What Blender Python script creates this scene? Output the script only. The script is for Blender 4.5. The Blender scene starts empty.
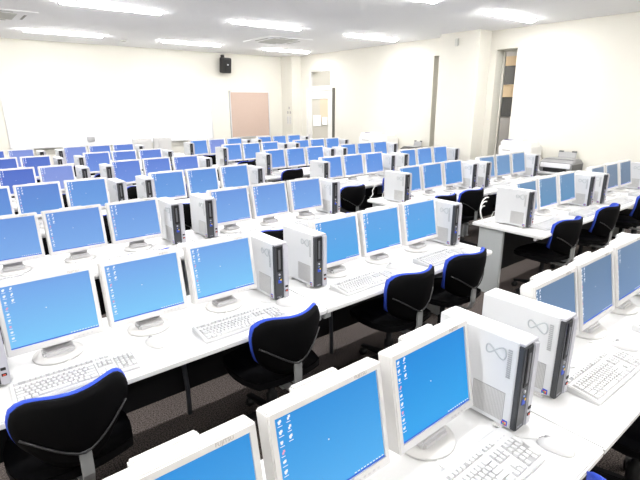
import bpy, bmesh, math, random
from mathutils import Matrix, Vector
random.seed(7)
C = bpy.context.scene.collection
PI = math.pi
K = 0.76            # floor to lower screen edge plane used by the survey
DESK = 0.66         # desk top height
CEIL = 2.86

# ------------------------------------------------------------------ materials
def mat(name, col, rough=0.5, metal=0.0, spec=0.5, emit=None, strength=1.0, noise=None, bump=None):
    m = bpy.data.materials.new(name); m.use_nodes = True
    nt = m.node_tree; b = nt.nodes['Principled BSDF']
    b.inputs['Base Color'].default_value = (*col, 1)
    b.inputs['Roughness'].default_value = rough
    b.inputs['Metallic'].default_value = metal
    b.inputs['Specular IOR Level'].default_value = spec
    if emit:
        b.inputs['Emission Color'].default_value = (*emit, 1)
        b.inputs['Emission Strength'].default_value = strength
    if noise:
        scale, c2, lo, hi = noise
        tc = nt.nodes.new('ShaderNodeTexCoord'); n = nt.nodes.new('ShaderNodeTexNoise')
        n.inputs['Scale'].default_value = scale; n.inputs['Detail'].default_value = 3
        r = nt.nodes.new('ShaderNodeValToRGB')
        r.color_ramp.elements[0].position = lo; r.color_ramp.elements[1].position = hi
        r.color_ramp.elements[0].color = (*col, 1); r.color_ramp.elements[1].color = (*c2, 1)
        nt.links.new(tc.outputs['Object'], n.inputs['Vector'])
        nt.links.new(n.outputs['Fac'], r.inputs['Fac'])
        nt.links.new(r.outputs['Color'], b.inputs['Base Color'])
        if bump:
            bp = nt.nodes.new('ShaderNodeBump'); bp.inputs['Strength'].default_value = bump
            bp.inputs['Distance'].default_value = 0.01
            nt.links.new(n.outputs['Fac'], bp.inputs['Height'])
            nt.links.new(bp.outputs['Normal'], b.inputs['Normal'])
    return m

def s2l(r, g, b):
    f = lambda c: (c/255/12.92) if c/255 <= .04045 else ((c/255+.055)/1.055)**2.4
    return (f(r), f(g), f(b))

M = {}
M['wall'] = mat('cream_wall_paint', (.63, .612, .55), .85, spec=.2, noise=(3, (.64, .622, .56), .3, .7))
M['ceil'] = mat('ceiling_board', (.90, .90, .90), .9, spec=.2, noise=(40, (.91, .91, .91), .35, .65))
M['carpet'] = mat('brown_carpet', (.035, .029, .027), .95, spec=.1, noise=(140, (.15, .125, .115), .38, .62), bump=.6)
M['desk'] = mat('white_desk_laminate', (.68, .68, .68), .4, spec=.35, noise=(8, (.695, .695, .695), .4, .6))
M['panel'] = mat('light_grey_steel_panel', (.40, .42, .42), .45, spec=.4)
M['black'] = mat('black_steel', (.008, .008, .009), .6, spec=.25)
M['fabric'] = mat('black_chair_shell', (.0018, .0018, .0022), .7, spec=.08)
M['blue'] = mat('blue_upholstery', s2l(44, 70, 172), .75, spec=.2, noise=(200, s2l(54, 80, 186), .3, .7))
M['chairgrey'] = mat('grey_painted_steel', (.22, .225, .225), .4, spec=.5)
M['bracket'] = mat('dark_grey_plastic', (.012, .012, .013), .4, spec=.4)
M['ivory'] = mat('ivory_plastic', (.60, .592, .582), .45, spec=.35)
M['ivory2'] = mat('warm_grey_plastic', (.50, .495, .50), .45, spec=.35)
M['case'] = mat('white_computer_case', (.60, .61, .625), .42, spec=.4)
M['dark'] = mat('charcoal_bezel', (.045, .047, .052), .4, spec=.4)
M['slot'] = mat('black_plastic', (.008, .008, .008), .5, spec=.3)
M['strip'] = mat('silver_strip', (.42, .42, .46), .35, spec=.5)
M['grille'] = mat('grille_grey', (.34, .34, .34), .6)
M['grille2'] = mat('grille_slat_grey', (.52, .52, .52), .6)
M['mark'] = mat('grey_printed_mark', (.36, .37, .38), .6)
M['mark2'] = mat('pale_grey_emblem', (.42, .45, .47), .5)
M['ink'] = mat('grey_ink', (.33, .31, .29), .6)
M['dgrey'] = mat('dark_grey_tray', (.10, .10, .11), .4)
M['led'] = mat('blue_power_light', (.2, .25, .4), .4, emit=s2l(110, 140, 220), strength=.4)
M['badge'] = mat('blue_sticker', s2l(25, 70, 190), .4)
M['badgey'] = mat('yellow_sticker', s2l(240, 200, 40), .4)
M['badger'] = mat('red_sticker', s2l(220, 70, 50), .4)
M['badgeg'] = mat('green_sticker', s2l(90, 180, 70), .4)
M['key'] = mat('white_keycap', (.58, .58, .58), .5, spec=.3)
M['kbody'] = mat('keyboard_body', (.56, .56, .56), .5, spec=.3)
M['kwell'] = mat('keyboard_well', (.32, .32, .32), .6, spec=.3)
M['cable'] = mat('white_cable', (.72, .72, .70), .5)
M['conduit'] = mat('dark_slate_conduit', (.05, .055, .065), .5)
M['lamp'] = mat('lamp_diffuser', (.9, .9, .9), .5, emit=(1, .99, .98), strength=84)
M['lampframe'] = mat('white_lamp_frame', (.8, .8, .8), .5)
M['vent'] = mat('ac_louvre_grey', (.26, .26, .23), .6)
M['acwhite'] = mat('ac_panel_offwhite', (.50, .50, .46), .6)
M['board'] = mat('whiteboard_enamel', (.74, .745, .745), .3, spec=.4)
M['alu'] = mat('aluminium', (.62, .62, .63), .35, metal=.6)
M['pin'] = mat('tan_pinboard_felt', s2l(180, 160, 148), .95, spec=.1, noise=(60, s2l(185, 165, 153), .3, .7))
M['speaker'] = mat('black_speaker', (.012, .012, .013), .5)
M['doorw'] = mat('white_door_paint', (.70, .69, .66), .5)
M['frost'] = mat('frosted_glass', (.50, .48, .42), .3, spec=.5)
M['frost2'] = mat('tan_glass', (.60, .49, .36), .3, spec=.5)
M['jamb'] = mat('dark_door_gap', (.10, .095, .08), .6)
M['paper'] = mat('white_paper', (.85, .85, .85), .8)
M['beige'] = mat('beige_corridor_band', s2l(214, 190, 155), .8)
M['corr'] = mat('corridor_grey', (.52, .50, .48), .85)
M['pane'] = mat('dark_corridor_pane', (.10, .10, .10), .25)
M['silver'] = mat('silver_printer', (.22, .22, .225), .35, spec=.5)
M['silver2'] = mat('pale_printer_band', (.72, .72, .73), .35, spec=.5)
M['gprinter'] = mat('mid_grey_printer', (.06, .06, .06), .4)
M['tray'] = mat('printer_paper_tray', (.30, .30, .30), .3)
M['copier'] = mat('offwhite_printer', (.76, .75, .72), .5)
M['panelblue'] = mat('violet_control_panel', (.10, .10, .22), .4)
M['glass'] = None
g = bpy.data.materials.new('clear_window_glass'); g.use_nodes = True
b = g.node_tree.nodes['Principled BSDF']
b.inputs['Base Color'].default_value = (1, 1, 1, 1); b.inputs['Transmission Weight'].default_value = 1
b.inputs['Roughness'].default_value = 0; b.inputs['IOR'].default_value = 1.01
M['glass'] = g
M['icon'] = mat('icon_white', (.02, .02, .02), .5, emit=(.86, .92, 1), strength=1)
M['icon2'] = mat('icon_red', (.02, .02, .02), .5, emit=s2l(225, 160, 190), strength=1)
M['taskbar'] = mat('taskbar_blue', (.01, .01, .02), .5, emit=s2l(40, 100, 215), strength=1)

def screen_mat(name, top, bot):
    m = bpy.data.materials.new(name); m.use_nodes = True
    nt = m.node_tree; b = nt.nodes['Principled BSDF']
    b.inputs['Base Color'].default_value = (.01, .01, .012, 1)
    b.inputs['Roughness'].default_value = .45
    b.inputs['Specular IOR Level'].default_value = .15
    tc = nt.nodes.new('ShaderNodeTexCoord'); sp = nt.nodes.new('ShaderNodeSeparateXYZ')
    r = nt.nodes.new('ShaderNodeValToRGB')
    r.color_ramp.elements[0].color = (*s2l(*bot), 1); r.color_ramp.elements[1].color = (*s2l(*top), 1)
    nt.links.new(tc.outputs['Generated'], sp.inputs[0]); nt.links.new(sp.outputs['Z'], r.inputs[0])
    nt.links.new(r.outputs[0], b.inputs['Emission Color']); b.inputs['Emission Strength'].default_value = 1
    return m
SCR = {  # one blue wallpaper; viewing-angle dimming and hue shift are put into these colours
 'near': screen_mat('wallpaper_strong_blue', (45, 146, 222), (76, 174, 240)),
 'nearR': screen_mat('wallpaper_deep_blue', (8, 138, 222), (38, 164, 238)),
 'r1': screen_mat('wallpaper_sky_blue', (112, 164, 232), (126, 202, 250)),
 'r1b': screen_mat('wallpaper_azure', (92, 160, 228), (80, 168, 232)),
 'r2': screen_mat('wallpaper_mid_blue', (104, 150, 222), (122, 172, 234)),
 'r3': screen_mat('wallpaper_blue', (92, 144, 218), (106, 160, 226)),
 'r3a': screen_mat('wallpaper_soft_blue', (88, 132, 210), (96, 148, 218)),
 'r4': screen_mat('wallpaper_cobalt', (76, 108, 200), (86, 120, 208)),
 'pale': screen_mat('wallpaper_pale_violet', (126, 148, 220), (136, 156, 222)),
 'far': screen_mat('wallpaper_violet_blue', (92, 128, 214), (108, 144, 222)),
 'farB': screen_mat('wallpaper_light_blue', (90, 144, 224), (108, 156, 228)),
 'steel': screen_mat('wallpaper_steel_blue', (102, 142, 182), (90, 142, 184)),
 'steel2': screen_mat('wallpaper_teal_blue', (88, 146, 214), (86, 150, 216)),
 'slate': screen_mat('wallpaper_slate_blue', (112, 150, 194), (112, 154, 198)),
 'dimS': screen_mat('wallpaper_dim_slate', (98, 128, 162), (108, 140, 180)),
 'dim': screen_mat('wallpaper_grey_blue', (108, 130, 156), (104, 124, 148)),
}

# ------------------------------------------------------------------ mesh helpers
class MB:
    def __init__(s): s.bm = bmesh.new(); s.mats = []; s.smooth = False
    def mi(s, m):
        if m not in s.mats: s.mats.append(m)
        return s.mats.index(m)
    def box(s, x0, x1, y0, y1, z0, z1, m='ivory', bev=0, T=None, seg=2):
        t = bmesh.new(); bmesh.ops.create_cube(t, size=1)
        for v in t.verts:
            v.co = Vector(((x0+x1)/2+v.co.x*(x1-x0), (y0+y1)/2+v.co.y*(y1-y0), (z0+z1)/2+v.co.z*(z1-z0)))
        if bev: bmesh.ops.bevel(t, geom=t.edges[:]+t.verts[:], offset=bev, segments=seg, affect='EDGES', clamp_overlap=True)
        return s.merge(t, m, T)
    def merge(s, t, m, T=None, smooth=False):
        i = s.mi(m); vs = {}
        for v in t.verts:
            vs[v] = s.bm.verts.new(T @ v.co if T else v.co)
        for f in t.faces:
            try: nf = s.bm.faces.new([vs[v] for v in f.verts])
            except ValueError: continue
            nf.material_index = i; nf.smooth = smooth or f.smooth
        t.free(); return s
    def prism(s, pts, y0, y1, m, axis='y', bev=0, T=None):
        """polygon pts (a,b) extruded; axis y: pts are x,z ; axis z: pts are x,y ; axis x: pts are y,z"""
        t = bmesh.new()
        def P(a, b, h): return {'y': (a, h, b), 'z': (a, b, h), 'x': (h, a, b)}[axis]
        A = [t.verts.new(P(a, b, y0)) for a, b in pts]; B = [t.verts.new(P(a, b, y1)) for a, b in pts]
        t.faces.new(A); t.faces.new(B[::-1])
        n = len(pts)
        for i in range(n): t.faces.new((A[i], B[i], B[(i+1) % n], A[(i+1) % n]))
        bmesh.ops.recalc_face_normals(t, faces=t.faces[:])
        if bev: bmesh.ops.bevel(t, geom=t.edges[:], offset=bev, segments=2, affect='EDGES', clamp_overlap=True)
        return s.merge(t, m, T)
    def lathe(s, prof, m, cx=0, cy=0, n=24, sx=1, sy=1, T=None):
        t = bmesh.new(); rings = []
        for r, z in prof:
            if r < 1e-6: rings.append([t.verts.new((cx, cy, z))])
            else: rings.append([t.verts.new((cx+r*sx*math.cos(2*PI*i/n), cy+r*sy*math.sin(2*PI*i/n), z)) for i in range(n)])
        for a, b in zip(rings, rings[1:]):
            for i in range(n):
                j = (i+1) % n
                if len(a) == 1 and len(b) == 1: continue
                if len(a) == 1: f = t.faces.new((a[0], b[i], b[j]))
                elif len(b) == 1: f = t.faces.new((a[i], b[0], a[j]))
                else: f = t.faces.new((a[i], b[i], b[j], a[j]))
        if len(rings[0]) > 1: t.faces.new(rings[0])
        if len(rings[-1]) > 1: t.faces.new(rings[-1][::-1])
        bmesh.ops.recalc_face_normals(t, faces=t.faces[:])
        for f in t.faces: f.smooth = len(f.verts) < 5
        return s.merge(t, m, T)
    def tube(s, pts, r, m, n=8, flat=None, T=None, closed=False):
        """swept tube through pts; flat=(w,h) gives a flat bar section"""
        pts = [Vector(p) for p in pts]; t = bmesh.new(); rings = []
        N = len(pts); prev = None
        for i, p in enumerate(pts):
            a = pts[(i-1) % N] if (i > 0 or closed) else p; c = pts[(i+1) % N] if (i < N-1 or closed) else p
            d = (c-a).normalized()
            if prev is None:
                ref = Vector((0, 0, 1)) if abs(d.z) < .9 else Vector((1, 0, 0))
                if flat: ref = Vector((1, 0, 0)) if abs(d.x) < .9 else Vector((0, 0, 1))
                u = (ref-d*ref.dot(d)).normalized()
            else: u = (prev-d*prev.dot(d)).normalized()
            prev = u; w = d.cross(u)
            if flat:
                a_, b_ = flat
                rings.append([t.verts.new(p+u*sx*a_/2+w*sy*b_/2) for sx, sy in ((1, 1), (-1, 1), (-1, -1), (1, -1))])
            else: rings.append([t.verts.new(p+(u*math.cos(2*PI*k/n)+w*math.sin(2*PI*k/n))*r) for k in range(n)])
        L = len(rings[0]); rr = list(zip(rings, rings[1:]))
        if closed: rr.append((rings[-1], rings[0]))
        for A, B in rr:
            for k in range(L): t.faces.new((A[k], A[(k+1) % L], B[(k+1) % L], B[k]))
        if not closed: t.faces.new(rings[0]); t.faces.new(rings[-1][::-1])
        bmesh.ops.recalc_face_normals(t, faces=t.faces[:])
        for f in t.faces: f.smooth = (not flat) and len(f.verts) == 4
        return s.merge(t, m, T)
    def quad(s, a, b, c, d, m):
        f = s.bm.faces.new([s.bm.verts.new(v) for v in (a, b, c, d)]); f.material_index = s.mi(m); return s
    def build(s, name, parent=None, loc=(0, 0, 0), rot=(0, 0, 0)):
        me = bpy.data.meshes.new(name); s.bm.to_mesh(me); s.bm.free()
        for m in s.mats: me.materials.append(M[m] if isinstance(m, str) else m)
        o = bpy.data.objects.new(name, me); C.objects.link(o); o.location = loc; o.rotation_euler = rot
        if parent: o.parent = parent
        return o

def thing(name, label, cat, loc=(0, 0, 0), rz=0, group=None):
    o = bpy.data.objects.new(name, None); C.objects.link(o); o.location = loc; o.rotation_euler = (0, 0, rz)
    o.empty_display_size = .1
    return tag(o, label, cat, group)
def tag(o, label, cat, group=None):
    o['label'] = label; o['category'] = cat
    if group: o['group'] = group
    return o
def struct(o): o['kind'] = 'structure'; return o
def copy_tree(o, parent=None):
    c = o.copy(); C.objects.link(c)
    if parent: c.parent = parent
    for ch in o.children: copy_tree(ch, c)
    return c
USED = set()
def place(proto, loc, rz, label, group):
    if proto.name in USED: o = copy_tree(proto)
    else: o = proto; USED.add(proto.name)
    o.location = loc; o.rotation_euler = (0, 0, rz); o['label'] = label
    if group: o['group'] = group
    return o
def text_into(mb, body, size, T, m):
    cu = bpy.data.curves.new('t', 'FONT'); cu.body = body; cu.size = size; cu.extrude = .0002
    ob = bpy.data.objects.new('t', cu); me = ob.to_mesh()
    t = bmesh.new(); t.from_mesh(me); ob.to_mesh_clear(); mb.merge(t, m, T)
    bpy.data.objects.remove(ob); bpy.data.curves.remove(cu)

# ------------------------------------------------------------------ the room
XW, YF, XL, YB = 7.17, 9.62, -3.9, -3.4
TH = .30
struct(MB().box(XL-.3, 10.2, YB-.3, YF+.3, -.1, 0, 'carpet').build('floor'))
struct(MB().box(XL-.3, 10.2, YB-.3, YF+.3, CEIL, CEIL+.1, 'ceil').build('ceiling'))
struct(MB().box(XL-.3, 10.2, YF, YF+.3, 0, CEIL, 'wall').build('wall_front'))
struct(MB().box(XL-.3, XL, YB, YF, 0, CEIL, 'wall').build('wall_left'))
struct(MB().box(XL-.3, 10.2, YB-.3, YB, 0, CEIL, 'wall').build('wall_back'))
# right wall with openings: (y0, y1, z0, z1)
ops = [(3.44, 3.80, .55, 2.56), (4.72, 5.06, .55, 2.56), (7.93, 8.92, 0, 2.06), (8.02, 8.80, 2.11, 2.50)]
w = MB(); ys = [YB, 3.44, 3.80, 4.72, 5.06, 7.93, 8.92, YF]
def seg(y0, y1, zs):
    for z0, z1 in zs: w.box(XW, XW+TH, y0, y1, z0, z1, 'wall')
seg(YB, 3.44, [(0, CEIL)]); seg(3.44, 3.80, [(0, .55), (2.56, CEIL)]); seg(3.80, 4.72, [(0, CEIL)])
seg(4.72, 5.06, [(0, .55), (2.56, CEIL)]); seg(5.06, 7.93, [(0, CEIL)]); seg(8.92, YF, [(0, CEIL)])
seg(7.93, 8.92, [(2.06, 2.11), (2.50, CEIL)]); seg(7.93, 8.02, [(2.11, 2.50)]); seg(8.80, 8.92, [(2.11, 2.50)])
struct(w.build('wall_right'))
# columns
struct(MB().box(6.84, XW, 3.92, 4.70, 0, CEIL, 'wall').build('trim_1'))
struct(MB().box(6.89, XW, 9.16, YF, 0, CEIL, 'wall').build('trim_2'))
# corridor behind the openings
struct(MB().box(10.0, 10.2, YB, YF, 0, CEIL, 'corr').build('wall_corridor'))
t = MB()
t.box(9.0, 10.0, 2.0, 7.6, 0, CEIL, 'corr')
t.box(8.985, 9.0, 3.2, 7.0, 1.46, 1.84, 'pane'); t.box(8.985, 9.0, 3.2, 7.0, 2.08, 2.44, 'pane')
t.box(8.96, 9.0, 3.2, 7.0, 1.84, 2.08, 'beige'); t.box(8.96, 9.0, 3.2, 7.0, 2.44, 2.62, 'beige')
for y in (3.2, 5.1, 6.9): t.box(8.95, 9.0, y-.04, y+.04, 1.4, 2.62, 'beige')
struct(t.build('wall_corridor_windows'))
for i, (y0, y1) in enumerate(((3.44, 3.80), (4.72, 5.06))):
    o = struct(MB().box(XW+.24, XW+.246, y0+.02, y1-.02, .57, 2.54, 'glass').build('window_%d' % (i+1)))
    f = MB()
    f.box(XW+.225, XW+.26, y0, y0+.02, .55, 2.56, 'wall'); f.box(XW+.225, XW+.26, y1-.02, y1, .55, 2.56, 'wall')
    f.box(XW+.225, XW+.26, y0+.02, y1-.02, .55, .57, 'wall'); f.box(XW+.225, XW+.26, y0+.02, y1-.02, 2.54, 2.56, 'wall')
    f.build('window_frame', o)
    MB().box(XW-.012, XW, y0-.03, y1+.03, 2.56, 2.585, 'wall').build('window_trim', o)
# transom window
o = struct(MB().box(XW+.05, XW+.055, 8.05, 8.77, 2.14, 2.47, 'glass').build('window_3'))
f = MB(); f.box(XW+.02, XW+.08, 8.02, 8.05, 2.11, 2.50, 'doorw'); f.box(XW+.02, XW+.08, 8.77, 8.80, 2.11, 2.50, 'doorw')
f.box(XW+.02, XW+.08, 8.05, 8.77, 2.11, 2.14, 'doorw'); f.box(XW+.02, XW+.08, 8.05, 8.77, 2.47, 2.50, 'doorw'); f.build('window_frame', o)
MB().box(XW+.005, XW+.02, 8.36, 8.42, 2.46, 2.54, 'alu', .004).build('window_latch', o)
# door
d = MB()
d.box(XW-.005, XW+.04, 7.95, 8.11, 0, 2.03, 'doorw', .004); d.box(XW-.005, XW+.04, 8.73, 8.90, 0, 2.03, 'doorw', .004)
d.box(XW-.005, XW+.04, 8.11, 8.73, 0, .55, 'doorw', .004); d.box(XW-.005, XW+.04, 8.11, 8.73, 1.84, 2.03, 'doorw', .004)
d = struct(d.build('door_1'))
f = MB(); f.box(XW+.012, XW+.02, 8.42, 8.73, .55, 1.84, 'frost'); f.box(XW+.012, XW+.02, 8.11, 8.42, .55, 1.30, 'frost'); f.box(XW+.012, XW+.02, 8.11, 8.42, 1.30, 1.84, 'frost2')
f.build('door_glass', d)
f = MB(); f.box(XW-.02, XW+.06, 8.90, 8.935, 0, 2.06, 'doorw', .003); f.box(XW-.02, XW+.06, 7.925, 8.935, 2.03, 2.075, 'doorw', .003)
f.build('door_frame', d)
MB().box(XW-.03, XW+.06, 7.86, 7.925, 0, 2.085, 'jamb', .003).build('door_jamb', d)
MB().box(XW-.03, XW-.005, 8.80, 8.83, .85, 1.0, 'alu', .008).build('door_handle', d)
tag(MB().box(XW-.012, XW-.006, 8.36, 8.66, 1.20, 1.46, 'paper').build('notice_paper'), 'large white notice sheet taped on the door glass', 'notice')
tag(MB().box(XW-.012, XW-.006, 8.12, 8.31, 1.24, 1.42, 'paper').build('notice_paper'), 'small white notice sheet taped on the door glass, right of the larger', 'notice')
# baseboards
struct(MB().box(XL, 6.89, YF-.012, YF, 0, .08, 'ivory2').build('baseboard_front'))
struct(MB().box(XW-.012, XW, YB, 3.92, 0, .08, 'ivory2').build('baseboard_right'))

# switches on the corner column
for y, z, nm in ((9.30, 1.63, 'upper'), (9.36, 1.52, 'left'), (9.25, 1.52, 'right')):
    o = thing('wall_switch', 'small grey wall switch on the corner column beside the door, %s of three' % {'upper': 'topmost', 'left': 'lower left', 'right': 'lower right'}[nm], 'switch', (6.89, y, z), 0, 'switches on the corner column')
    MB().box(-.010, 0, -.022, .022, -.03, .03, 'ink', .003).build('plate', o)
    MB().box(-.016, -.010, -.009, .009, -.013, .013, 'strip', .002).build('toggle', o)
for y, nm in ((9.36, 'left'), (9.25, 'right')):
    o = thing('wall_switch_plate', 'tall white multi switch plate on the corner column, %s one' % nm, 'switch', (6.89, y, 1.33), 0, 'tall switch plates on the corner column')
    MB().box(-.008, 0, -.035, .035, -.10, .10, 'ivory', .003).build('plate', o)
    for k in range(3): MB().box(-.013, -.008, -.02, .02, -.075+k*.055, -.035+k*.055, 'ivory2', .002).build('toggle', o)
# column alarm
o = thing('wall_sensor', 'small off-white wall sensor high on the broad column', 'sensor', (6.84, 4.34, 2.70))
MB().box(-.04, 0, -.035, .035, -.06, .06, 'acwhite', .012).build('housing', o)
MB().lathe([(0, -.02), (.018, -.018), (.02, 0)], 'ivory2', T=Matrix.Translation((-.038, 0, -.02)) @ Matrix.Rotation(-PI/2, 4, 'Y')).build('lens', o)

# whiteboard, pinboard, speaker
o = thing('whiteboard', 'long white wall board in a thin aluminium frame on the front wall', 'whiteboard', (2.85, YF, .95))
MB().box(-2.02, 2.02, -.02, 0, .02, 1.05, 'board').build('writing_surface', o)
f = MB(); f.box(-2.045, -2.02, -.03, 0, 0, 1.07, 'alu', .004); f.box(2.02, 2.045, -.03, 0, 0, 1.07, 'alu', .004)
f.box(-2.045, 2.045, -.03, 0, 1.05, 1.075, 'alu', .004); f.box(-2.045, 2.045, -.03, 0, -.005, .02, 'alu', .004); f.build('frame', o)
MB().box(-1.9, 1.9, -.09, -.03, -.01, .004, 'alu', .003).build('pen_tray', o)
o = thing('board_eraser', 'small grey square eraser stuck low on the whiteboard', 'eraser', (2.2, YF-.021, 1.02))
MB().box(-.07, .07, -.03, 0, 0, .10, 'strip', .006).build('holder', o)
MB().box(-.06, .06, -.045, -.03, .01, .09, 'grille', .004).build('felt_pad', o)
o = thing('pinboard', 'tan felt pinboard in a pale frame on the front wall', 'pinboard', (5.93, YF, .93))
MB().box(-.53, .53, -.02, 0, .02, 1.07, 'pin').build('felt', o)
f = MB(); f.box(-.56, -.53, -.03, 0, 0, 1.10, 'alu', .004); f.box(.53, .56, -.03, 0, 0, 1.10, 'alu', .004)
f.box(-.56, .56, -.03, 0, 1.07, 1.10, 'alu', .004); f.box(-.56, .56, -.03, 0, 0, .03, 'alu', .004); f.build('frame', o)
o = thing('wall_speaker', 'black box loudspeaker bracketed high on the front wall', 'speaker', (5.24, YF, 2.44))
f = MB(); f.prism([(-.115, -.06), (.115, -.06), (.10, -.24), (-.10, -.24)], 0, .33, 'speaker', 'z', .012); f.build('cabinet', o, rot=(math.radians(8), 0, 0))
f = MB(); f.box(-.085, .085, -.25, -.24, .03, .30, 'slot', .004); f.build('grille', o, rot=(math.radians(8), 0, 0))
MB().box(-.018, .018, -.258, -.249, .17, .20, 'strip', .002).build('emblem', o, rot=(math.radians(8), 0, 0))
MB().box(-.03, .03, -.08, 0, .12, .38, 'speaker', .004).build('bracket', o)

# ceiling lamps
lamp = thing('ceiling_light', '', 'ceiling light')
f = MB(); W_, H_ = .57, .072
f.box(-W_-.02, W_+.02, -H_-.02, -H_, -.008, 0, 'lampframe'); f.box(-W_-.02, W_+.02, H_, H_+.02, -.008, 0, 'lampframe')
f.box(-W_-.02, -W_, -H_, H_, -.008, 0, 'lampframe'); f.box(W_, W_+.02, -H_, H_, -.008, 0, 'lampframe'); f.build('frame', lamp)
f = MB(); f.prism([(H_*math.cos(PI*k/8), -.006-.032*math.sin(PI*k/8)) for k in range(9)], -W_, W_, 'lamp', 'x'); f.build('diffuser', lamp)
cx = {-2.7: 'far left', -.5: 'left', 1.7: 'second from left', 3.9: 'third from left', 6.1: 'nearest the right wall'}
ry = {-2.2: 'rearmost', .4: 'second', 3.0: 'middle', 5.6: 'fourth', 8.24: 'front wall'}
rn = {-2.2: 'row farthest behind', .4: 'row above the nearest desks', 3.0: 'row nearest overhead', 5.6: 'middle row', 8.24: 'row along the front wall'}
for y in ry:
    for x in cx:
        place(lamp, (x, y, CEIL), 0, 'lit long fluorescent ceiling light, %s, %s' % (cx[x], rn[y]), 'ceiling fluorescent lights')
for y in (5.6, 8.4):
    place(lamp, (8.25, y, CEIL), PI/2, 'lit corridor ceiling light seen through the narrow wall openings', 'corridor ceiling lights')
# air conditioner cassettes
ac = thing('air_conditioner', '', 'air conditioner')
MB().box(-.47, .47, -.47, .47, -.010, 0, 'ceil', .008).build('panel', ac)
MB().box(-.26, .26, -.26, .26, -.016, -.010, 'acwhite', .003).build('intake_grille', ac)
for k in range(4):
    T = Matrix.Rotation(k*PI/2, 4, 'Z')
    MB().box(-.20, .20, -.375, -.345, -.013, -.008, 'vent', .001, T=T).build('louvre', ac)
place(ac, (5.04, 7.02, CEIL), 0, 'square ceiling air conditioner cassette between light rows, right of centre', 'ceiling air conditioners')
place(ac, (.60, 7.02, CEIL), 0, 'square ceiling air conditioner cassette cut off at the upper left', 'ceiling air conditioners')
tag(MB().lathe([(0, 0), (.06, 0), (.06, -.015), (.035, -.03), (0, -.03)], 'acwhite').build('smoke_detector', loc=(2.75, 8.64, CEIL)), 'small round smoke detector on the ceiling near the whiteboard', 'smoke detector')

# ------------------------------------------------------------------ desk
def make_desk(W):
    o = thing('computer_desk', '', 'desk')
    f = MB(); f.box(.0007, W-.0007, .036, .70, DESK-.030, DESK, 'desk', .006)
    f.box(.03, W-.03, .10, .12, DESK-.060, DESK-.030, 'desk', 0); f.build('desktop', o)
    for x in (.03, W-.065):
        f = MB(); f.box(x, x+.035, .40, .64, .015, DESK-.032, 'panel', .004)
        f.build('side_panel', o)
        f = MB(); f.box(x-.002, x+.037, .39, .65, 0, .018, 'panel', .003); f.build('foot', o)
    MB().box(.068, W-.068, .60, .62, .12, DESK-.032, 'black').build('modesty_panel', o)
    MB().box(.10, W-.10, .46, .58, DESK-.12, DESK-.06, 'black').build('cable_tray', o)
    return o
WA, WC = 1.626, 1.572
deskA = make_desk(WA); deskC = make_desk(WC)

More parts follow.
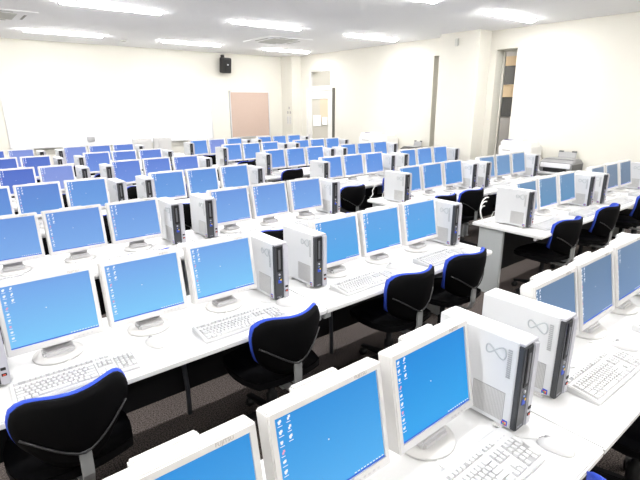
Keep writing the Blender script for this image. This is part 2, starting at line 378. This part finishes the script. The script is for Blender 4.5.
# ------------------------------------------------------------------ monitor
tilt = math.radians(10.15)
SW, SH, B0 = .338, .2637, .10
def make_monitor():
    o = thing('monitor', '', 'monitor')
    T = Matrix.Translation((0, 0, B0)) @ Matrix.Rotation(-tilt, 4, 'X')
    ow, oh0, oh1 = SW/2+.018, -.027, SH+.019
    f = MB()   # front frame, one ring
    t = bmesh.new()
    def ringv(y, x, z0, z1): return [t.verts.new(p) for p in ((-x, y, z0), (x, y, z0), (x, y, z1), (-x, y, z1))]
    a, b_, c_, d_ = ringv(-.006, ow, oh0, oh1), ringv(-.006, SW/2, 0, SH), ringv(.048, ow, oh0, oh1), ringv(.030, SW/2, 0, SH)
    outer = []
    for k in range(4):
        n_ = (k+1) % 4
        t.faces.new((a[k], a[n_], b_[n_], b_[k])); t.faces.new((a[n_], a[k], c_[k], c_[n_])); t.faces.new((b_[k], b_[n_], d_[n_], d_[k]))
    t.faces.new(c_[::-1])
    bmesh.ops.recalc_face_normals(t, faces=t.faces[:])
    es = [e for e in t.edges if all(v in a+c_ for v in e.verts)]
    bmesh.ops.bevel(t, geom=es, offset=.004, segments=3, affect='EDGES')
    f.merge(t, 'ivory', T)
    f.build('bezel', o)
    f = MB()
    text_into(f, 'FUJITSU', .013, T @ Matrix.Translation((.085, -.0063, SH+.004)) @ Matrix.Rotation(PI/2, 4, 'X'), 'ink')
    f.build('lettering', o)
    f = MB()
    for k in range(5): f.box(.06+k*.018, .068+k*.018, -.008, -.005, -.017, -.012, 'ivory2', .001, T=T)
    f.build('control_buttons', o)
    f = MB()   # rear housing
    f.box(-ow+.012, ow-.012, .046, .060, oh0+.012, oh1-.010, 'ivory', .006, T=T)
    f.box(-.105, .105, .034, .078, .02, oh1-.03, 'ivory', .010, T=T)
    f.box(-.075, .075, .044, .070, SH-.03, oh1+.005, 'ivory', .005, T=T)
    f.build('rear_housing', o)
    f = MB()   # neck
    f.box(-.055, .055, .045, .085, .018, .115, 'ivory2', .008)
    f.box(-.062, .062, -.002, .075, .012, .045, 'ivory2', .010); f.build('stand_neck', o)
    f = MB(); f.lathe([(0, 0), (.098, 0), (.103, .006), (.100, .014), (.070, .019), (0, .021)], 'ivory', cy=.045, n=36, sy=.93)
    f.build('stand_base', o)
    # screen with its desktop picture
    f = MB()
    def q(x0, x1, z0, z1, y, m): f.quad((x0, y, z0), (x1, y, z0), (x1, y, z1), (x0, y, z1), m)
    f.box(-SW/2, SW/2, 0, .03, 0, SH, 'SCREEN')
    R = random.Random(3)
    def icon(x, z, m='icon'):
        for (a, b_, c, d_) in ((0, 9, 3, 10), (1, 7, 0, 7), (4, 11, 5, 12)):
            if R.random() < .8: q(x+a*.0009, x+b_*.0009, z+c*.0009, z+d_*.0009, -.0006, m)
        q(x-.002, x+.008+R.random()*.006, z-.006, z-.0042, -.0006, 'icon')
    for k in range(9):
        icon(-SW/2+.010, SH-.020-k*.0255, 'icon2' if k in (3, 6) else 'icon')
    for k in range(3): icon(-SW/2+.036, SH-.018-k*.0245)
    q(-SW/2, SW/2, 0, .0055, -.0005, 'taskbar')
    for k in range(10):
        q(SW/2-.115+k*.0115, SW/2-.108+k*.0115, .007, .010, -.0006, 'icon')
    q(-.02, -.016, .14, .144, -.0006, 'icon')
    o2 = f.build('screen', o, loc=(0, 0, B0), rot=(-tilt, 0, 0))
    # mains/video cable hanging behind the stand
    f = MB(); f.tube([(.03, .07, .10), (.04, .11, .06), (.05, .16, .012), (.03, .21, .006), (.05, .25, .006)], .0035, 'cable', 6); f.build('cable', o)
    return o
M['SCREEN'] = SCR['near']
# one prototype per angle-shifted screen tone so that every copy can share its mesh
mon0 = make_monitor()
scr0 = [c for c in mon0.children if c.name.startswith('screen')][0]
mon_protos = {}
for k in SCR:
    if not mon_protos: mp = mon0
    else:
        mp = copy_tree(mon0)
        sc = [c for c in mp.children if c.name.startswith('screen')][0]
        sc.data = scr0.data.copy()
    sc = [c for c in mp.children if c.name.startswith('screen')][0]
    for i, mm in enumerate(sc.data.materials):
        if mm.name.startswith('wallpaper'): sc.data.materials[i] = SCR[k]
    mon_protos[k] = mp

# ------------------------------------------------------------------ tower: origin = front left bottom corner
def make_tower():
    o = thing('desktop_computer', '', 'computer')
    W, D, H = .089, .325, .322; z0 = .012
    f = MB(); f.box(0, W, .022, D, z0, z0+H, 'case', .003)
    f.box(.0, .0, 0, 0, 0, 0, 'case'); f.build('case', o)
    f = MB(); f.box(.001, W-.001, .0035, .0225, z0+H-.010, z0+H-.0005, 'strip', .002)
    f.box(.0, .056, 0, .022, z0, z0+H-.010, 'dark', .004); f.build('front_bezel', o)
    f = MB(); f.box(.056, W, -.004, .022, z0, z0+H-.010, 'strip', .004); f.build('front_strip', o)
    f = MB(); f.box(.062, .080, -.0062, -.003, .075, .087, 'slot', .001); f.box(.062, .080, -.0062, -.003, .050, .062, 'slot', .001)
    f.box(.066, .076, -.0070, -.0055, .053, .058, 'badger'); f.build('ports', o)
    f = MB(); f.box(.014, .048, -.0025, .001, .175, .318, 'slot', .001); f.build('drive_door', o)
    f = MB(); f.box(.022, .036, -.0045, -.002, .19, .30, 'dgrey', .001); f.build('drive_slot', o)
    f = MB(); f.lathe([(.006, 0), (.006, .003), (0, .004)], 'strip', n=12, T=Matrix.Translation((.028, 0, .158)) @ Matrix.Rotation(PI/2, 4, 'X')); f.build('power_button', o)
    f = MB(); f.box(.024, .032, -.0035, 0, .138, .143, 'led', .001); f.build('power_light', o)
    f = MB(); f.box(.019, .040, -.0022, 0, .108, .128, 'badge', .001); f.box(.032, .041, -.0030, -.002, .122, .130, 'badgey', .001); f.build('sticker', o)
    f = MB(); text_into(f, 'FUJITSU', .009, Matrix.Translation((.010, -.0004, .024)) @ Matrix.Rotation(PI/2, 4, 'X'), 'strip'); f.build('lettering', o)
    # left side panel features (x = 0 face)
    f = MB()
    f.box(-.0015, .001, .048, .168, .030, .138, 'grille')
    for k in range(22): f.box(-.0028, -.001, .0500+k*.0053, .0530+k*.0053, .032, .136, 'grille2')
    f.build('vent_grille', o)
    f = MB()
    for k in range(14): f.box(-.0022, .001, .040, .054, .196+k*.0075, .2005+k*.0075, 'mark')
    f.build('vent_slots', o)
    pts = []
    for k in range(44):
        a = 2*PI*k/44
        # figure of eight with a larger loop towards the front
        x = math.cos(a); y = math.sin(a)*math.cos(a)*1.15
        s_ = 1.22 if x > 0 else .90
        pts.append((-.0008, .098-x*.034*s_+.004, .275+y*.030*s_))
    f = MB(); f.tube(pts, 0.0030, 'mark2', 6, closed=True); f.build('emblem', o)
    f = MB(); f.box(-.0012, .001, .030, .052, .018, .038, 'badge', .0006)
    for (a, b_, m) in ((.0365, .0295, 'badgey'), (.0435, .0295, 'badger'), (.0365, .0235, 'badger'), (.0435, .0235, 'badgeg')):
        f.box(-.0020, -.001, a-.0028, a+.0028, b_-.0025, b_+.0025, m)
    f.build('sticker', o)
    f = MB(); f.box(.020, .062, .15, .19, z0+H-.0008, z0+H+.0006, 'ivory2'); f.build('top_label', o)
    for y in (.06, .25):
        f = MB(); f.box(-.012, W+.008, y-.022, y+.022, 0, .0115, 'ivory', .005); f.build('foot', o)
    f = MB(); f.tube([(.03, D-.002, .10), (.03, D+.03, .09), (.035, D+.05, .04), (.03, D+.04, .006), (-.03, D+.03, .006)], .0035, 'cable', 6); f.build('cable', o)
    return o
tower = make_tower()

# ------------------------------------------------------------------ keyboard: origin centre of its footprint
def make_keyboard():
    o = thing('keyboard', '', 'keyboard')
    W, D = .455, .158
    f = MB()
    f.prism([(-D/2, 0), (D/2, 0), (D/2, .030), (D/2-.03, .030), (-D/2, .014)], -W/2, W/2, 'kbody', 'x', .003); f.build('body', o)
    def top(y):  # sloped deck height
        return .014+(y+D/2)/(D-.03)*.016
    u = .0188
    def rows(xs, name):
        f = MB()
        for (x, y, wk, hk) in xs:
            z = top(y+hk/2)
            f.prism([(x, z-.004), (x+wk, z-.004), (x+wk-.0022, z+.0075), (x+.0022, z+.0075)], y, y+hk, 'key', 'y', .0008)
        f.build(name, o)
    def well(x0, x1, y0, y1, name='key_well'):
        f = MB(); f.prism([(y0, top(y0)-.001), (y1, top(y1)-.001), (y1, top(y1)+.0008), (y0, top(y0)+.0008)], x0, x1, 'kwell', 'x'); f.build(name, o)
    X0 = -W/2+.014; Y0 = -D/2+.012; g_ = .0026
    ks = []
    layouts = [[1.3, 1.2, 1.2, 6.0, 1.2, 1.2, 1.3, 1.6], [2.25]+[1]*10+[2.75], [1.75]+[1]*11+[2.25], [1.5]+[1]*12+[1.5], [1]*13+[2]]
    for r, L in enumerate(layouts):
        x = X0
        tot = sum(L); sc = 15*u/tot
        for wk in L:
            ks.append((x, Y0+r*u, wk*sc-g_, u-g_)); x += wk*sc
    rows(ks, 'main_keys')
    well(X0-.001, X0+15*u+.001, Y0-.001, Y0+5*u)
    fy = Y0+5*u+.013
    rows([(X0, fy, u-g_, u*.8-g_)], 'escape_key')
    for grp in range(3):
        rows([(X0+u*2+grp*(4.4*u)+k*u, fy, u-g_, u*.8-g_) for k in range(4)], 'function_keys')
    well(X0-.001, X0+u*15+.001, fy-.001, fy+u*.8)
    X1 = X0+15*u+.010
    ks = [(X1+k*u, Y0+(3+j)*u, u-g_, u-g_) for k in range(3) for j in range(2)]
    rows([(X1+k*u, Y0, u-g_, u-g_) for k in range(3)]+[(X1+u, Y0+u, u-g_, u-g_)], 'arrow_keys')
    rows(ks, 'navigation_keys')
    rows([(X1+k*u, fy, u-g_, u*.8-g_) for k in range(3)], 'system_keys')
    well(X1-.001, X1+3*u, Y0+3*u-.001, Y0+5*u); well(X1-.001, X1+3*u, Y0-.001, Y0+u)
    X2 = X1+3*u+.010
    ks = [(X2+k*u, Y0+j*u, u-g_, u-g_) for k in range(3) for j in range(5) if not (j == 0 and k == 1)]
    ks += [(X2+3*u, Y0+3*u, u-g_, 2*u-g_), (X2+3*u, Y0, u-g_, 2*u-g_)]
    rows(ks, 'number_keys')
    well(X2-.001, X2+4*u, Y0-.001, Y0+5*u)
    f = MB()
    for k in range(3): f.box(X2+.01+k*.018, X2+.016+k*.018, fy+.003, fy+.006, .030, .0308, 'strip')
    f.build('indicator_lights', o)
    f = MB(); f.tube([(-.05, D/2-.005, .016), (-.05, D/2+.03, .006), (-.02, D/2+.07, .004), (.02, D/2+.10, .004)], .0028, 'cable', 6); f.build('cable', o)
    return o
keyboard = make_keyboard()

def make_mouse():
    o = thing('mouse', '', 'mouse')
    t = bmesh.new(); bmesh.ops.create_uvsphere(t, u_segments=24, v_segments=14, radius=1)
    for v in t.verts:
        x, y, z = v.co
        wd = .031*(1-.10*y); hh = .034*(1-.22*(y+.25)**2)
        v.co = Vector((math.copysign(abs(x)**.85, x)*wd, math.copysign(abs(y)**.9, y)*.057, max(z, -.08)*hh+.003))
    for f_ in t.faces: f_.smooth = True
    f = MB(); f.merge(t, 'ivory'); f.build('shell', o)
    f = MB(); f.tube([(0, -.002, .0375), (0, .02, .0345), (0, .04, .0255), (0, .052, .014)], .0009, 'kwell', 6); f.build('button_seam', o)
    f = MB(); f.lathe([(0, -.004), (.008, -.004), (.0085, 0), (.008, .004), (0, .004)], 'grille', n=16, T=Matrix.Translation((0, .028, .028)) @ Matrix.Rotation(PI/2, 4, 'Y')); f.build('scroll_wheel', o)
    f = MB(); f.tube([(0, .054, .010), (.0, .075, .004), (-.015, .10, .003), (-.02, .14, .003)], .0022, 'cable', 6); f.build('cable', o)
    return o
mouse = make_mouse()

# ------------------------------------------------------------------ chair: faces +Y, origin on floor under the seat
def make_chair():
    o = thing('office_chair', '', 'chair')
    ZB, H = .455, .315
    def backpt(u, v, off, grow=0.0):
        # u -1..1, v 0..1
        hw = .205*(1-.30*(1-v)**2.2)*(1-.09*max(0, (v-.6)/.4)**2.5)+grow
        x = u*hw
        edge = abs(u)**4
        z = ZB+H*v + (.016*u*u*v) - (abs(u)**5.5)*.06*max(0, v-.45)/.55 + edge*.05*max(0, .45-v)/.45
        if v > .5: z += grow*(v-.5)*2
        y = -.205 + .108*(abs(u)**2.0) - .055*v + .05*math.sin(v*PI)*-.35
        return Vector((x, y-off, z))
    def shell(off0, off1, m, grow, vmin=0.0):
        t = bmesh.new(); nu, nv = 18, 10
        A = [[t.verts.new(backpt(-1+2*i/nu, vmin+(1-vmin)*j/nv, off0, grow)) for i in range(nu+1)] for j in range(nv+1)]
        B = [[t.verts.new(backpt(-1+2*i/nu, vmin+(1-vmin)*j/nv, off1, grow)) for i in range(nu+1)] for j in range(nv+1)]
        for j in range(nv):
            for i in range(nu):
                t.faces.new((A[j][i], A[j][i+1], A[j+1][i+1], A[j+1][i])); t.faces.new((B[j][i+1], B[j][i], B[j+1][i], B[j+1][i+1]))
        for i in range(nu):
            t.faces.new((A[0][i+1], A[0][i], B[0][i], B[0][i+1])); t.faces.new((A[nv][i], A[nv][i+1], B[nv][i+1], B[nv][i]))
        for j in range(nv):
            t.faces.new((A[j][0], A[j+1][0], B[j+1][0], B[j][0])); t.faces.new((A[j+1][nu], A[j][nu], B[j][nu], B[j+1][nu]))
        bmesh.ops.recalc_face_normals(t, faces=t.faces[:])
        for f_ in t.faces: f_.smooth = True
        f = MB(); f.merge(t, m); return f
    f = shell(-.013, .004, 'blue', .0035, .04); f.build('back_cushion', o)
    f = shell(.004, .022, 'fabric', 0); f.build('back_shell', o)
    # V shaped brace across the shell
    f = MB()
    vp = []
    for k in range(13):
        u = -1+2*k/12
        v = .20+.34*abs(u)**1.3
        q_ = backpt(u*.93, v, .030); vp.append(q_)
    f.tube(vp, .0045, 'bracket', 8); f.build('back_brace', o)
    # upright bar curving below the seat
    f = MB(); y0 = -.235
    f.tube([(0, y0, .58), (0, y0-.012, .50), (0, y0-.012, .42), (0, y0+.005, .37), (0, y0+.05, .34), (0, -.02, .335)], 0, 'chairgrey', flat=(.042, .012)); f.build('back_upright', o)
    # seat
    t = bmesh.new(); bmesh.ops.create_cube(t, size=1)
    bmesh.ops.subdivide_edges(t, edges=t.edges[:], cuts=5, use_grid_fill=True)
    for v in t.verts:
        x, y, z = v.co*2
        r = max(abs(x), abs(y)); L = math.hypot(x, y)
        k = (r/L)**.55 if L > 1e-6 else 1
        x, y = x*k, y*k
        v.co = Vector((x*.225, y*.22+.0, .415+z*.03-.012*(y+.2)*(abs(y)) - (.012 if abs(z) > .9 and r > .95 else 0)*z))
    for f_ in t.faces: f_.smooth = True
    f = MB(); f.merge(t, 'fabric'); f.build('seat', o)
    f = MB(); f.box(-.10, .10, -.10, .12, .34, .384, 'black', .01); f.build('seat_mechanism', o)
    f = MB(); f.lathe([(0, .09), (.030, .09), (.030, .22), (.018, .225), (.018, .345), (0, .345)], 'black', n=14); f.build('gas_column', o)
    for k in range(5):
        a = 2*PI*k/5+.3; T = Matrix.Rotation(a, 4, 'Z')
        f = MB(); f.prism([(.02, .085), (.25, .062), (.26, .075), (.03, .125)], -.018, .018, 'black', 'y', .004, T=T); lg = f.build('leg', o)
        f = MB(); f.lathe([(0, -.02), (.022, -.02), (.026, -.012), (.026, .012), (.022, .02), (0, .02)], 'slot', n=14, T=T @ Matrix.Translation((.245, 0, .026)) @ Matrix.Rotation(PI/2, 4, 'X'))
        f.tube([(.245, 0, .03), (.245, 0, .068)], .008, 'slot', 6, T=T); f.build('caster', lg)
    return o
chair = make_chair()

# ------------------------------------------------------------------ fill the room
RY = {0: 0.0, 1: 1.384, 2: 2.777, 3: 4.160, 4: 5.546, 5: 6.932, 6: 8.318}
RN = {0: 'nearest row', 1: 'second nearest row', 2: 'third nearest row', 3: 'middle row', 4: 'third farthest row', 5: 'second farthest row', 6: 'farthest row'}
COL = {'A': (0.0, 'leftmost desk'), 'B': (1.626, 'left aisle desk'), 'C': (3.908, 'right aisle desk'), 'D': (5.482, 'wall side desk')}
OFF = [0.0, .404, .8166]
SKIP = set()
def tone(r, c, m):  # screen colour by desk position, with the viewing-angle shift painted in
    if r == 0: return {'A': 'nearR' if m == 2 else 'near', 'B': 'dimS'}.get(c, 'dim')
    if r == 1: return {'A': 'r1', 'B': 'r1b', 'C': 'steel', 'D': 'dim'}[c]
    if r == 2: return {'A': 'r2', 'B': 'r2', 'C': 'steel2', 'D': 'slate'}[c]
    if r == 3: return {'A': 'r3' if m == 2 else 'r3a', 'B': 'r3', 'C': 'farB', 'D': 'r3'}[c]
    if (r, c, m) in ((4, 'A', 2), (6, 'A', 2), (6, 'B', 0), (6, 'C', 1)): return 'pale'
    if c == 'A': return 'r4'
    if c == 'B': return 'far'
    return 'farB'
CH = {  # chair x offset from the desk datum, y from the monitor plane
 (0, 'A'): [None, (.80, -.50)], (0, 'B'): [(.22, -.56), None],
 (1, 'A'): [(-.05, -.50), (.92, -.50)], (1, 'B'): [(.22, -.50), (.79, -.50)],
 (1, 'C'): [(-.02, -.46), (.80, -.46)], (1, 'D'): [(.28, -.46), (.75, -.46)],
 (2, 'A'): [(.0, -.52), (.74, -.50)], (2, 'B'): [(.14, -.56), (.80, -.5)],
 (2, 'C'): [(.07, -.5), (.60, -.5)], (2, 'D'): [(.05, -.64), (.80, -.60)], (3, 'C'): [(-.28, -.80), (.78, -.5)],
}
POS3 = ['left', 'middle', 'right']
rnd = random.Random(11)
for r in range(7):
    for c, (xb, cn) in COL.items():
        if r == 0 and c in 'CD': continue
        ym = RY[r]+(-.049 if c in 'CD' else 0)
        yf = ym-.384
        place(deskA if c in 'AB' else deskC, (xb-.40, yf, 0), 0, 'white topped computer desk, the %s, %s' % (cn, RN[r]), 'computer desks')
        for m in range(3):
            if (r, c, m) == (0, 'A', -1): continue
            k = tone(r, c, m)
            place(mon_protos[k], (xb+OFF[m], ym, DESK), math.radians(rnd.uniform(-.5, .5)),
                  'white monitor, blue screen, %s of three on %s, %s' % (POS3[m], cn, RN[r]), 'monitors on the desks')
        yt = {0: -.132, 1: -.10, 2: -.09}.get(r, -.10)
        for s, xo in (('left', -.283), ('right', 1.062)):
            if c in 'CD' and s == 'right': xo = 1.052
            if c in 'CD' and s == 'left': xo, yt = -.268, -.15
            elif c in 'CD': yt = -.12
            place(tower, (xb+xo, ym+yt, DESK), math.radians(rnd.uniform(-.8, .8)),
                  'slim white desktop computer at %s end of %s, %s' % (s, cn, RN[r]), 'desktop computers')
        for s, xo, mo in (('left', .02, .305), ('right', .775, 1.045)):
            kx, ky = xo, -.215
            mx, my = mo+.04, -.155
            if r == 0: kx += .03; ky = -.172; mx, my = mo+.065, -.245
            if s == 'left': mx, my = mo+.06, -.14
            place(keyboard, (xb+kx, ym+ky, DESK), math.radians(rnd.uniform(-1.5, 1.5)),
                  'white keyboard at the %s seat of the %s, %s' % (s, cn, RN[r]), 'keyboards')
            place(mouse, (xb+mx, ym+my, DESK), math.radians(rnd.uniform(-12, 12)+(12 if r == 0 else 32)),
                  'white mouse at the %s seat of the %s, %s' % (s, cn, RN[r]), 'mice')
        for i, s in enumerate(('left', 'right')):
            pos = CH.get((r, c), [(.02, -.50), (.80, -.50)])[i]
            if pos is None: continue
            place(chair, (xb+pos[0], ym+pos[1]+.255, 0), math.radians(rnd.uniform(-4, 4)),
                  'black chair, blue edged back, %s seat of %s, %s' % (s, cn, RN[r]), 'office chairs at the desks')
for mp in mon_protos.values():
    if mp.name not in USED:
        for ch in list(mp.children): bpy.data.objects.remove(ch)
        bpy.data.objects.remove(mp)

# conduits and outlets under the second row
for x, nm in ((.61, 'left'), (1.69, 'right')):
    f = MB(); f.tube([(0, 0, 0), (.004, .01, .15), (-.010, 0, .32), (-.012, -.01, .45), (0, 0, DESK-.13)], .014, 'conduit', 10)
    tag(f.build('cable_conduit', loc=(x, 1.54, 0)), 'dark flexible cable conduit dropping to the carpet under the second row, %s one' % nm, 'cable conduit', 'cable conduits')
o = thing('power_outlet', 'pale double power outlet box under the joint of second row desks', 'power outlet', (1.235, 1.08, DESK-.085))
for k in (-.035, .035):
    MB().box(k-.025, k+.025, 0, .05, 0, .053, 'panel', .005).build('socket_block', o)

# white cable loops by the aisle ends of the right-hand desks
def loops(x, y, rs, label):
    f = MB()
    for k, rr in enumerate(rs):
        pts = []
        for i in range(19):
            a = PI*.42+PI*1.12*i/18
            pts.append((x+rr*math.cos(a), y+.012*k+.02*math.sin(a), max(DESK+.008, DESK+.115+rr*math.sin(a)-.02*k)))
        f.tube(pts, .0055, 'cable', 8)
    tag(f.build('cable_bundle'), label, 'cable', None)
loops(3.60, 1.56, (.115, .095, .07), 'white looped cables behind the computer at the aisle end, second nearest row')
f = MB(); f.tube([(3.60, 2.98, DESK+.20), (3.57, 3.02, DESK+.10), (3.60, 3.04, DESK+.05), (3.56, 3.05, DESK+.006), (3.60, 2.96, DESK+.006)], .006, 'cable', 8)
tag(f.build('cable_bundle'), 'white hanging cable behind the computer at the aisle end, third nearest row', 'cable')

# ------------------------------------------------------------------ printers along the right wall
def side_table(y0, y1, label):
    o = thing('side_table', label, 'table', (6.93, (y0+y1)/2, 0))
    L = (y1-y0)/2
    MB().box(-.22, .22, -L, L, .71, .74, 'desk', .005).build('tabletop', o)
    for sx in (-.18, .18):
        for sy in (-L+.05, L-.05): MB().box(sx-.02, sx+.02, sy-.02, sy+.02, 0, .71, 'panel', .003).build('leg', o)
    MB().box(-.19, .19, -L+.03, L-.03, .64, .71, 'panel').build('apron', o)
side_table(2.00, 3.40, 'white topped side table under printers, near part of right wall')
side_table(5.02, 6.75, 'white topped side table under printers, far part of right wall')
def inkjet(x, y, z, s, label, body='silver'):
    # front faces -X
    o = thing('inkjet_printer', label, 'printer', (x, y, z))
    w_ = .235*s
    f = MB(); f.prism([(-.20, .0), (.17, .0), (.19, .13), (.10, .185), (-.08, .185), (-.19, .14), (-.215, .08)], -w_, w_, body, 'y', .012); f.build('body', o)
    MB().box(-.222, -.20, -w_+.02, w_-.02, .070, .135, 'silver2', .006).build('front_band', o)
    MB().box(-.224, -.19, -w_+.07, w_-.07, .012, .066, 'slot', .004).build('output_slot', o)
    MB().box(-.10, .09, -w_+.03, w_-.03, .182, .192, 'tray', .004).build('scanner_lid', o)
    T = Matrix.Translation((.12, 0, .12)) @ Matrix.Rotation(math.radians(14), 4, 'Y')
    f = MB(); f.box(-.006, .006, -w_*.55, w_*.55, 0, .16, 'tray', .003, T=T); f.box(-.008, .008, -w_*.55, -w_*.25, .15, .175, 'gprinter', .003, T=T); f.box(-.008, .008, w_*.25, w_*.55, .15, .175, 'gprinter', .003, T=T)
    f.build('paper_tray', o)
    MB().box(-.19, .16, -w_-.004, -w_+.012, .01, .13, 'gprinter', .006).build('side_cover', o)
def laser(x, y, z, L, h, label):
    o = thing('laser_printer', label, 'printer', (x, y, z))
    f = MB(); f.box(-.20, .20, -L/2, L/2, 0, h*.42, 'copier', .02); f.box(-.19, .20, -L/2+.01, L/2-.01, h*.40, h*.86, 'copier', .03)
    f.build('body', o)
    MB().box(-.17, .18, L*.02, L/2-.02, h*.80, h, 'copier', .03).build('scanner_head', o)
    MB().box(-.16, .17, -L/2+.04, L*.02, h*.82, h*.93, 'copier', .02).build('output_cover', o)
    f = MB(); f.lathe([(0, 0), (.07, 0), (.075, .008), (0, .010)], 'panelblue', n=24, sx=.55, sy=1.2, T=Matrix.Translation((-.11, L*.24, h-.001))); f.build('control_panel', o)
    MB().box(-.206, -.199, -L/2+.06, L/2-.06, h*.10, h*.34, 'ivory', .004).build('paper_cassette', o)
    MB().box(-.196, -.188, L*.10, L*.34, h*.62, h*.66, 'grille', .002).build('slot', o)
inkjet(6.94, 2.42, .74, 1.0, 'silver inkjet printer with raised paper tray on near side table')
laser(6.93, 3.09, .74, .56, .42, 'white laser printer on near side table, behind the silver inkjet')
inkjet(6.92, 5.26, .74, .72, 'small dark inkjet printer on the far side table', 'gprinter')
laser(6.93, 6.20, .74, .82, .40, 'wide white laser printer on the far side table')

# ------------------------------------------------------------------ teacher's desk
o = thing('teacher_desk', 'long white teacher desk in front of the whiteboard', 'desk', (3.2, 8.93, 0))
MB().box(-.75, .75, -.02, .5, .66, .70, 'desk', .006).build('desktop', o)
MB().box(-.72, .72, 0, .02, .05, .66, 'panel').build('front_panel', o)
for x in (-.74, .70): MB().box(x, x+.04, 0, .48, 0, .66, 'panel', .004).build('side_panel', o)
tp = mon_protos['far']
for x, nm in ((3.02, 'left'), (3.44, 'right')):
    place(tp, (x, 9.10, .70), PI, 'white monitor seen from behind on the teacher desk, %s one' % nm, 'monitors on the teacher desk')

# ------------------------------------------------------------------ camera, world, colour management
cam = bpy.data.cameras.new('camera'); co = bpy.data.objects.new('camera', cam); C.objects.link(co)
F, YAW, PITCH, ROLL = 466.801, math.radians(39.0001), math.radians(-16.2457), math.radians(-.2943)
fw = Vector((math.sin(YAW)*math.cos(PITCH), math.cos(YAW)*math.cos(PITCH), math.sin(PITCH)))
rt = Vector((math.cos(YAW), -math.sin(YAW), 0)); up = rt.cross(fw)
r2 = rt*math.cos(ROLL)+up*math.sin(ROLL); u2 = up*math.cos(ROLL)-rt*math.sin(ROLL)
R_ = Matrix((r2, u2, -fw)).transposed().to_4x4()
co.matrix_world = Matrix.Translation((-.2617, -.7437, .9637+K)) @ R_
cam.sensor_width = 36; cam.lens = F*36/640; cam.clip_start = .02; cam.clip_end = 60
bpy.context.scene.camera = co
wd = bpy.data.worlds.new('world'); bpy.context.scene.world = wd; wd.use_nodes = True
wd.node_tree.nodes['Background'].inputs[0].default_value = (1, 1, 1, 1)
wd.node_tree.nodes['Background'].inputs[1].default_value = .3
vs = bpy.context.scene.view_settings
vs.view_transform = 'Standard'; vs.look = 'None'; vs.exposure = 0; vs.gamma = 1; vs.use_curve_mapping = False
